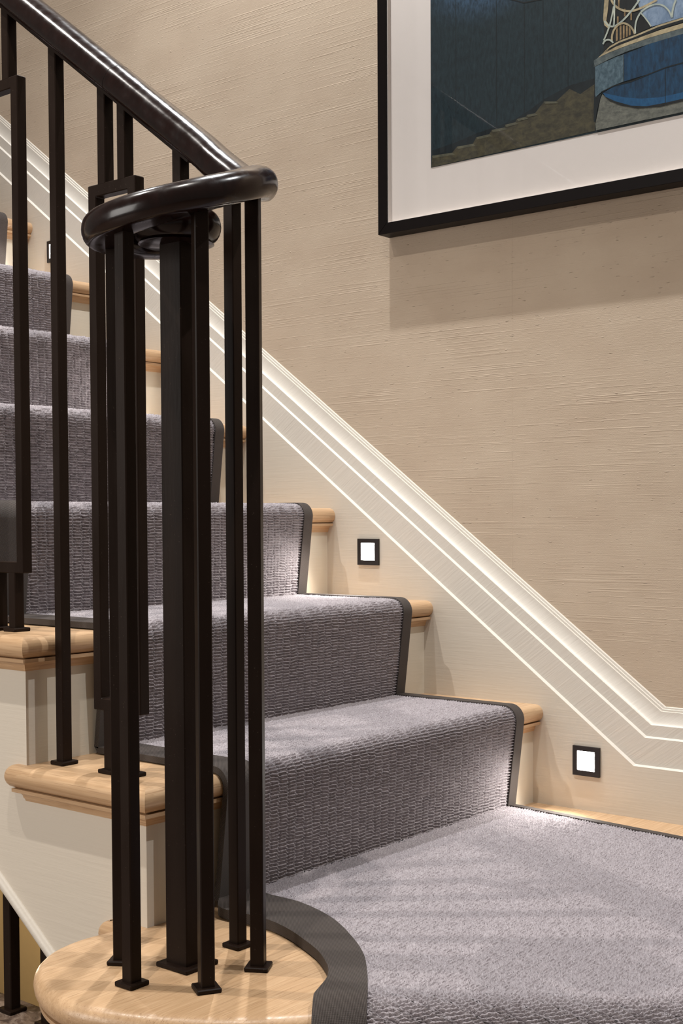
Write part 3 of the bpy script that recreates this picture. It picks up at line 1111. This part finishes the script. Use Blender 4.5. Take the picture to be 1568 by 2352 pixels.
PRX0, PRX1, PRZ0, PRZ1 = -0.2266, 0.44, 1.1862, 1.82
ART = {
  'stairs': [(-0.2252,1.1869),(-0.2236,1.2083),(-0.1775,1.2058),(-0.1666,1.2148),(-0.1309,1.214),(-0.1227,1.2244),(-0.0949,1.2248),(-0.0892,1.2313),(-0.0619,1.2308),(-0.0601,1.2352),(-0.0387,1.2358),(-0.035,1.2409),(-0.0172,1.241),(-0.014,1.2442),(0.0023,1.2437),(0.0212,1.2608),(0.0455,1.2558),(0.0726,1.2723),(0.0938,1.2588),(0.1231,1.2707),(0.1232,1.1899)],
  'skirt': [(-0.2251,1.218),(-0.1715,1.2234),(-0.1226,1.2316),(-0.075,1.2361),(-0.0378,1.2419),(-0.0149,1.2491),(0.0212,1.265),(0.0455,1.2714),(0.0726,1.2783),(0.1231,1.2804),(0.1231,1.2707),(0.0938,1.2588),(0.0726,1.2723),(0.0455,1.2558),(0.0212,1.2608),(0.0023,1.2437),(-0.014,1.2442),(-0.0172,1.241),(-0.035,1.2409),(-0.0387,1.2358),(-0.0601,1.2352),(-0.0619,1.2308),(-0.0892,1.2313),(-0.0949,1.2248),(-0.1227,1.2244),(-0.1309,1.214),(-0.1666,1.2148),(-0.1775,1.2058),(-0.2236,1.2083)],
  'floor': [(0.1242,1.201),(0.1339,1.2425),(0.1376,1.2493),(0.1521,1.2366),(0.1738,1.2247),(0.2034,1.2145),(0.244,1.2084),(0.2857,1.2115),(0.2858,1.1886),(0.2093,1.1899),(0.1254,1.1899)],
  'post': [(0.121,1.307),(0.1228,1.2968),(0.1228,1.2784),(0.1211,1.2299),(0.1211,1.2048),(0.1242,1.2042),(0.1272,1.2221),(0.1357,1.2508),(0.1253,1.2464),(0.1235,1.2511),(0.1234,1.2989)],
  'wall_lit': [(0.1228,1.299),(0.1375,1.3023),(0.164,1.3071),(0.1783,1.3082),(0.1784,1.2623),(0.1593,1.2599),(0.1375,1.2547),(0.1241,1.2466)],
  'wall_upper': [(0.1783,1.3082),(0.209,1.3119),(0.2437,1.3187),(0.2853,1.3255),(0.2854,1.2769),(0.2552,1.27),(0.2208,1.2649),(0.1784,1.2623)],
  'wall_lower': [(0.1388,1.2512),(0.1593,1.2577),(0.1927,1.2592),(0.2208,1.2638),(0.2552,1.269),(0.2854,1.2748),(0.2856,1.226),(0.2667,1.2216),(0.244,1.2221),(0.2092,1.2271),(0.1797,1.2353),(0.1557,1.2445)],
  'wall_glow': [(0.1388,1.2512),(0.1557,1.2445),(0.1797,1.2353),(0.2092,1.2271),(0.244,1.2221),(0.2667,1.2216),(0.2856,1.226),(0.2857,1.2131),(0.2554,1.2109),(0.2209,1.212),(0.1916,1.219),(0.1618,1.2325),(0.1436,1.2437)],
  'shadow_under': [(0.1376,1.2493),(0.1436,1.2437),(0.1618,1.2325),(0.1916,1.219),(0.2209,1.212),(0.2554,1.2109),(0.2857,1.2131),(0.2857,1.2105),(0.244,1.2063),(0.2034,1.2118),(0.1738,1.2225),(0.1521,1.2344)],
  'coping': [(0.121,1.3103),(0.1289,1.3134),(0.1496,1.3168),(0.1795,1.3207),(0.2264,1.3248),(0.2852,1.3318),(0.2853,1.3245),(0.2276,1.315),(0.1855,1.3119),(0.152,1.3066),(0.1216,1.2993)],
  'ledge': [(0.1289,1.3134),(0.1374,1.3185),(0.1592,1.3254),(0.1996,1.3289),(0.2436,1.3333),(0.2852,1.3411),(0.2852,1.3323),(0.2264,1.3253),(0.1795,1.3213),(0.1496,1.3174)],
  'rail': [(0.1387,1.3193),(0.152,1.3281),(0.1688,1.3328),(0.2007,1.336),(0.2413,1.3422),(0.2852,1.3509),(0.2852,1.3483),(0.2413,1.3391),(0.2007,1.3329),(0.1688,1.3296),(0.152,1.3249)],
  'slit': [(0.1411,1.3182),(0.164,1.3286),(0.2007,1.3318),(0.2436,1.3386),(0.2852,1.3473),(0.2852,1.3431),(0.2436,1.3349),(0.2007,1.3291),(0.164,1.3248)],
  'backlit': [(0.2018,1.394),(0.2851,1.3731),(0.2852,1.3514),(0.2413,1.3433),(0.2298,1.3429),(0.2088,1.3743)],
  'darkcore': [(0.1387,1.3182),(0.141,1.377),(0.1428,1.4088),(0.2018,1.394),(0.2088,1.3743),(0.2298,1.3429),(0.1995,1.3374),(0.1616,1.3324)],
  'slat0': [(0.1627,1.3621),(0.1661,1.3618),(0.1661,1.3345),(0.1628,1.3337)],
  'slat1': [(0.1699,1.3598),(0.1732,1.3596),(0.1733,1.3352),(0.17,1.3344)],
  'slat2': [(0.1759,1.3579),(0.1792,1.3576),(0.1792,1.3362),(0.1759,1.3353)],
  'slat3': [(0.1818,1.3559),(0.1851,1.3557),(0.1852,1.3371),(0.1818,1.3363)],
  'slat4': [(0.1871,1.3541),(0.1904,1.3539),(0.1905,1.3382),(0.1872,1.3374)],
  'slatb0': [(0.1668,1.4028),(0.1697,1.4021),(0.1697,1.3892),(0.1669,1.3899)],
  'slatb1': [(0.1651,1.3754),(0.168,1.3747),(0.168,1.3576),(0.1651,1.3583)],
  'slatb2': [(0.1782,1.385),(0.181,1.3843),(0.1811,1.3715),(0.1782,1.3722)],
  'slatb3': [(0.19,1.3757),(0.1929,1.375),(0.1929,1.3623),(0.1901,1.363)],
  'column': [(0.1409,1.4093),(0.1494,1.4071),(0.147,1.3863),(0.1446,1.3729),(0.1531,1.3601),(0.1495,1.3577),(0.141,1.3662),(0.1386,1.3776)],
  'scroll0': [(0.1524,1.4056),(0.1544,1.4014),(0.1569,1.3974),(0.1599,1.3936),(0.1633,1.39),(0.167,1.3868),(0.1711,1.384),(0.1753,1.3815),(0.1798,1.3794),(0.1845,1.3778),(0.1892,1.3766),(0.1941,1.3759),(0.1989,1.3757),(0.2036,1.376),(0.2066,1.3763),(0.2096,1.3767),(0.2125,1.3771),(0.2154,1.3776),(0.2182,1.3781),(0.221,1.3787),(0.2237,1.3793),(0.2264,1.3799),(0.2291,1.3805),(0.2318,1.3811),(0.2345,1.3818),(0.2371,1.3823),(0.2398,1.3829),(0.238,1.3865),(0.2353,1.386),(0.2327,1.3854),(0.23,1.3848),(0.2273,1.3841),(0.2246,1.3835),(0.2219,1.3829),(0.2192,1.3823),(0.2164,1.3818),(0.2137,1.3812),(0.2109,1.3808),(0.208,1.3803),(0.2052,1.38),(0.2023,1.3797),(0.1978,1.3794),(0.1934,1.3796),(0.189,1.3802),(0.1847,1.3813),(0.1805,1.3828),(0.1765,1.3847),(0.1727,1.3869),(0.1691,1.3894),(0.1658,1.3923),(0.1628,1.3954),(0.1602,1.3988),(0.1579,1.4023),(0.1561,1.4063)],
  'scroll1': [(0.2051,1.394),(0.2018,1.3905),(0.1986,1.3871),(0.1954,1.3839),(0.1922,1.3808),(0.1889,1.3778),(0.1857,1.3751),(0.1824,1.3725),(0.1792,1.3702),(0.176,1.3681),(0.1727,1.3662),(0.1695,1.3646),(0.1663,1.3633),(0.163,1.3622),(0.1618,1.3619),(0.1604,1.3617),(0.159,1.3616),(0.1575,1.3617),(0.1561,1.3619),(0.1546,1.3624),(0.153,1.3631),(0.1514,1.3641),(0.1497,1.3653),(0.148,1.3669),(0.1462,1.3689),(0.1443,1.3713),(0.1424,1.3743),(0.1396,1.3732),(0.1416,1.3702),(0.1437,1.3675),(0.1457,1.3652),(0.1478,1.3633),(0.1499,1.3617),(0.152,1.3605),(0.1541,1.3596),(0.1561,1.3589),(0.158,1.3586),(0.1598,1.3585),(0.1616,1.3586),(0.1632,1.3588),(0.1648,1.3592),(0.1682,1.3603),(0.1716,1.3618),(0.1749,1.3634),(0.1783,1.3654),(0.1816,1.3675),(0.1849,1.3699),(0.1882,1.3725),(0.1915,1.3753),(0.1948,1.3783),(0.1981,1.3814),(0.2013,1.3847),(0.2046,1.3881),(0.2078,1.3917)],
  'scroll2': [(0.1574,1.3345),(0.1571,1.3392),(0.1574,1.3434),(0.1582,1.3471),(0.1595,1.3503),(0.161,1.353),(0.1629,1.3553),(0.1651,1.3571),(0.1673,1.3584),(0.1697,1.3593),(0.1722,1.3598),(0.1746,1.3598),(0.1769,1.3595),(0.1791,1.3587),(0.1812,1.3577),(0.1833,1.3564),(0.1852,1.3551),(0.1869,1.3536),(0.1885,1.352),(0.19,1.3503),(0.1913,1.3486),(0.1925,1.3468),(0.1936,1.3449),(0.1946,1.3431),(0.1954,1.3412),(0.1961,1.3394),(0.1967,1.3376),(0.2,1.3377),(0.1994,1.3397),(0.1986,1.3417),(0.1977,1.3437),(0.1967,1.3458),(0.1955,1.3478),(0.1941,1.3499),(0.1926,1.3519),(0.1909,1.3538),(0.189,1.3556),(0.187,1.3574),(0.1848,1.359),(0.1824,1.3604),(0.1798,1.3617),(0.1769,1.3627),(0.1739,1.3631),(0.1709,1.3631),(0.1679,1.3625),(0.1651,1.3614),(0.1624,1.3599),(0.16,1.3578),(0.1579,1.3553),(0.1561,1.3522),(0.1547,1.3487),(0.1538,1.3446),(0.1535,1.3401),(0.1538,1.3352)],
  'scroll3': [(0.2011,1.3382),(0.2007,1.3419),(0.2005,1.3456),(0.2007,1.3491),(0.2012,1.3525),(0.2019,1.3558),(0.2029,1.3589),(0.2042,1.3619),(0.2058,1.3646),(0.2077,1.3671),(0.2098,1.3693),(0.2122,1.3712),(0.2149,1.3728),(0.2179,1.3741),(0.2161,1.3768),(0.2129,1.3754),(0.21,1.3737),(0.2074,1.3716),(0.2051,1.3692),(0.2031,1.3665),(0.2014,1.3636),(0.2,1.3605),(0.1989,1.3572),(0.1982,1.3537),(0.1977,1.3501),(0.1975,1.3463),(0.1976,1.3425),(0.198,1.3387)],
  'scroll4': [(0.2178,1.3741),(0.2208,1.3752),(0.2238,1.376),(0.2268,1.3765),(0.2299,1.3768),(0.2329,1.3768),(0.236,1.3766),(0.2389,1.3761),(0.2418,1.3753),(0.2445,1.3743),(0.2471,1.373),(0.2496,1.3714),(0.2518,1.3696),(0.2539,1.3674),(0.2556,1.3656),(0.257,1.3639),(0.2583,1.3622),(0.2593,1.3606),(0.2602,1.3591),(0.261,1.3576),(0.2617,1.3562),(0.2622,1.3548),(0.2627,1.3535),(0.2632,1.3523),(0.2636,1.351),(0.264,1.3499),(0.2644,1.3488),(0.2671,1.349),(0.2667,1.3501),(0.2664,1.3512),(0.2659,1.3525),(0.2655,1.3538),(0.265,1.3552),(0.2643,1.3567),(0.2636,1.3582),(0.2628,1.3599),(0.2618,1.3616),(0.2606,1.3633),(0.2592,1.3651),(0.2577,1.367),(0.2559,1.369),(0.2536,1.3714),(0.2509,1.3735),(0.2481,1.3753),(0.2451,1.3768),(0.242,1.378),(0.2388,1.3788),(0.2355,1.3794),(0.2322,1.3797),(0.2289,1.3796),(0.2256,1.3793),(0.2224,1.3788),(0.2192,1.3779),(0.2161,1.3768)],
  'scroll5': [(0.268,1.3493),(0.268,1.3515),(0.2681,1.3536),(0.2683,1.3557),(0.2686,1.3579),(0.2689,1.36),(0.2694,1.362),(0.2699,1.3641),(0.2704,1.3661),(0.2711,1.368),(0.2718,1.3699),(0.2726,1.3717),(0.2735,1.3734),(0.2745,1.3751),(0.2714,1.3772),(0.2704,1.3755),(0.2695,1.3736),(0.2686,1.3717),(0.2679,1.3697),(0.2672,1.3677),(0.2666,1.3656),(0.266,1.3635),(0.2656,1.3613),(0.2652,1.3591),(0.2649,1.3569),(0.2648,1.3546),(0.2646,1.3524),(0.2646,1.3502)],
  'scroll6': [(0.1576,1.3946),(0.1565,1.3893),(0.1554,1.3844),(0.1543,1.3796),(0.1531,1.3752),(0.1519,1.3709),(0.1506,1.3668),(0.1492,1.3629),(0.1477,1.3591),(0.1462,1.3555),(0.1445,1.3519),(0.1426,1.3484),(0.1407,1.3449),(0.1385,1.3415),(0.1412,1.3397),(0.1433,1.3432),(0.1453,1.3467),(0.1472,1.3503),(0.1489,1.3539),(0.1505,1.3576),(0.152,1.3615),(0.1534,1.3655),(0.1547,1.3696),(0.1559,1.3739),(0.1571,1.3784),(0.1583,1.3832),(0.1594,1.3882),(0.1605,1.3934)],
  'scroll7': [(0.1401,1.3336),(0.1408,1.3352),(0.1416,1.3365),(0.1427,1.3374),(0.1438,1.3381),(0.1451,1.3385),(0.1465,1.3386),(0.1479,1.3385),(0.1494,1.3381),(0.1509,1.3374),(0.1524,1.3365),(0.1539,1.3352),(0.1553,1.3336),(0.1567,1.3316),(0.1592,1.3326),(0.1577,1.3349),(0.1559,1.3369),(0.154,1.3385),(0.1519,1.3398),(0.1498,1.3408),(0.1477,1.3413),(0.1457,1.3415),(0.1437,1.3413),(0.1419,1.3408),(0.1403,1.3399),(0.139,1.3386),(0.1379,1.337),(0.1371,1.3352)],
  'scroll8': [(0.2079,1.3705),(0.2095,1.3687),(0.2111,1.3667),(0.2127,1.3647),(0.2143,1.3627),(0.2159,1.3606),(0.2174,1.3584),(0.2189,1.3562),(0.2205,1.354),(0.2219,1.3518),(0.2234,1.3496),(0.2248,1.3473),(0.2262,1.3451),(0.2276,1.3428),(0.2297,1.3435),(0.2283,1.3458),(0.2269,1.3481),(0.2255,1.3504),(0.224,1.3526),(0.2225,1.3549),(0.221,1.3571),(0.2194,1.3594),(0.2178,1.3615),(0.2162,1.3637),(0.2146,1.3658),(0.213,1.3678),(0.2114,1.3698),(0.2097,1.3717)],
  'scroll9': [(0.1587,1.4048),(0.1587,1.4017),(0.1587,1.3985),(0.1587,1.3951),(0.1587,1.3915),(0.1586,1.3879),(0.1586,1.3842),(0.1585,1.3805),(0.1585,1.3769),(0.1583,1.3733),(0.1582,1.3698),(0.158,1.3664),(0.1578,1.3632),(0.1576,1.3602),(0.1607,1.3592),(0.1609,1.3623),(0.1611,1.3655),(0.1613,1.3689),(0.1615,1.3724),(0.1616,1.376),(0.1617,1.3797),(0.1617,1.3834),(0.1618,1.3871),(0.1618,1.3907),(0.1618,1.3943),(0.1618,1.3977),(0.1618,1.401),(0.1618,1.404)],
  'joint0': [(0.1779,1.3072),(0.178,1.2624),(0.1789,1.2622),(0.1788,1.307)],
  'joint1': [(0.2542,1.2687),(0.2544,1.2111),(0.2553,1.2109),(0.2551,1.2685)],
  'joint2': [(0.1379,1.2529),(0.1596,1.258),(0.1929,1.2585),(0.2211,1.2631),(0.2555,1.2682),(0.2858,1.2741),(0.2851,1.2755),(0.2549,1.2697),(0.2204,1.2646),(0.1924,1.26),(0.159,1.2596),(0.1372,1.2544)],
  'panel0': [(-0.169,1.487),(-0.1697,1.2494),(-0.1682,1.2491),(-0.1675,1.4866)],
  'panel1': [(-0.02,1.4458),(-0.0201,1.2404),(-0.0188,1.2401),(-0.0186,1.4454)],
  'panel2': [(0.0183,1.44),(0.0183,1.2636),(0.0196,1.2634),(0.0196,1.4397)],
  'panel3': [(0.0689,1.4273),(0.0689,1.2761),(0.0702,1.2758),(0.0702,1.427)],
  'panel4': [(-0.0801,1.4647),(-0.0795,1.2322),(-0.0781,1.232),(-0.0787,1.4643)],
  'picture_rail': [(-0.0517,1.4586),(-0.0202,1.4441),(0.0169,1.4409),(0.0165,1.4429),(-0.0202,1.446),(-0.0512,1.4603)],
  'tread0': [(-0.2236,1.2083),(-0.1775,1.2058),(-0.17149999999999999,1.2013),(-0.2216,1.2038)],
  'tread1': [(-0.1666,1.2148),(-0.1309,1.214),(-0.12489999999999998,1.2095),(-0.1646,1.2103)],
  'tread2': [(-0.1227,1.2244),(-0.0949,1.2248),(-0.08889999999999999,1.2203),(-0.1207,1.2199)],
  'tread3': [(-0.0892,1.2313),(-0.0619,1.2308),(-0.0559,1.2263),(-0.0872,1.2268)],
  'tread4': [(-0.0601,1.2352),(-0.0387,1.2358),(-0.0327,1.2313),(-0.0581,1.2307)],
  'tread5': [(-0.035,1.2409),(-0.0172,1.241),(-0.0112,1.2365),(-0.033,1.2364)],
  'tread6': [(-0.014,1.2442),(0.0023,1.2437),(0.0083,1.2392),(-0.012,1.2397)],
  'tread7': [(0.0212,1.2608),(0.0455,1.2558),(0.0515,1.2513),(0.0232,1.2563)],
}

PM = {
    'wall': mat_print_wall(),
    'stone': mat_print('print_olive_steps', (48, 46, 36), (78, 72, 52), (60, 1, 90)),
    'step': mat_print('print_step_tops', (70, 70, 58), (96, 94, 76), (60, 1, 90)),
    'skirt': mat_print('print_dark_skirting', (13, 20, 23), (24, 34, 38)),
    'floor': mat_print('print_grey_marble', (76, 78, 72), (116, 116, 106), (70, 1, 110)),
    'navy': mat_print('print_deep_blue', (12, 36, 56), (20, 64, 94), (130, 1, 40)),
    'glow': mat_print('print_bright_blue', (16, 62, 98), (26, 82, 120), (120, 1, 60)),
    'slate': mat_print('print_slate_blue', (50, 70, 80), (88, 108, 118), (150, 1, 90)),
    'coping': mat_print('print_grey_coping', (62, 72, 74), (98, 106, 104), (60, 1, 60)),
    'cream': mat_print('print_cream_ironwork', (140, 128, 100), (184, 168, 134), (60, 1, 60)),
    'pale': mat_print('print_pale_ironwork', (142, 152, 146), (186, 190, 172), (60, 1, 60)),
    'ochre': mat_print('print_ochre', (110, 88, 58), (156, 132, 96), (60, 1, 60)),
    'dark': mat_print('print_black_shadow', (12, 14, 14), (26, 30, 30)),
    'sky': mat_print('print_lit_wall', (96, 116, 140), (140, 158, 178), (50, 1, 30)),
}
ORDER = [('panel', 'skirt'), ('picture_rail', 'dark'), ('skirt', 'skirt'), ('stairs', 'stone'), ('tread', 'step'), ('darkcore', 'dark'), ('backlit', 'sky'), ('slat', 'ochre'),
         ('column', 'cream'), ('scroll', 'pale'), ('floor', 'floor'), ('ledge', 'cream'), ('slit', 'dark'), ('rail', 'cream'), ('wall_upper', 'navy'),
         ('coping', 'coping'), ('wall_lit', 'slate'), ('wall_lower', 'navy'), ('wall_glow', 'glow'), ('shadow_under', 'dark'), ('post', 'skirt'), ('joint', 'dark')]
pv, pf, pm = [], [], []
keys = list(PM)
pv += [(PRX0, 0.0040, PRZ0), (PRX1, 0.0040, PRZ0), (PRX1, 0.0040, PRZ1), (PRX0, 0.0040, PRZ1)]
pf.append([0, 1, 2, 3])
pm.append(keys.index('wall'))
lay = 0
for pre, mk in ORDER:
    for k in ART:
        if not k.startswith(pre) or (pre == 'rail' and k != 'rail'):
            continue
        lay += 1
        b = len(pv)
        pts = []
        for (x, z) in ART[k]:
            if x > 0.2835:                       # carry the printed shapes on to the print's right edge
                x = PRX1
            if z > 1.485:
                z = 1.62 if k in ('darkcore', 'backlit', 'column') or k.startswith('panel') else z
            pts.append((min(max(x, PRX0), PRX1), max(z, PRZ0)))
        pv += [(x, 0.0040 - 0.00004 * lay, z) for x, z in pts]
        pf.append(list(range(b, len(pv))))
        pm.append(keys.index('cream' if k in ('scroll0', 'scroll2') else mk))
me = mesh('printed_photograph', pv, pf)
for k in keys:
    me.materials.append(PM[k])
for p, i in zip(me.polygons, pm):
    p.material_index = i
link('printed_photograph', me, None, pic)
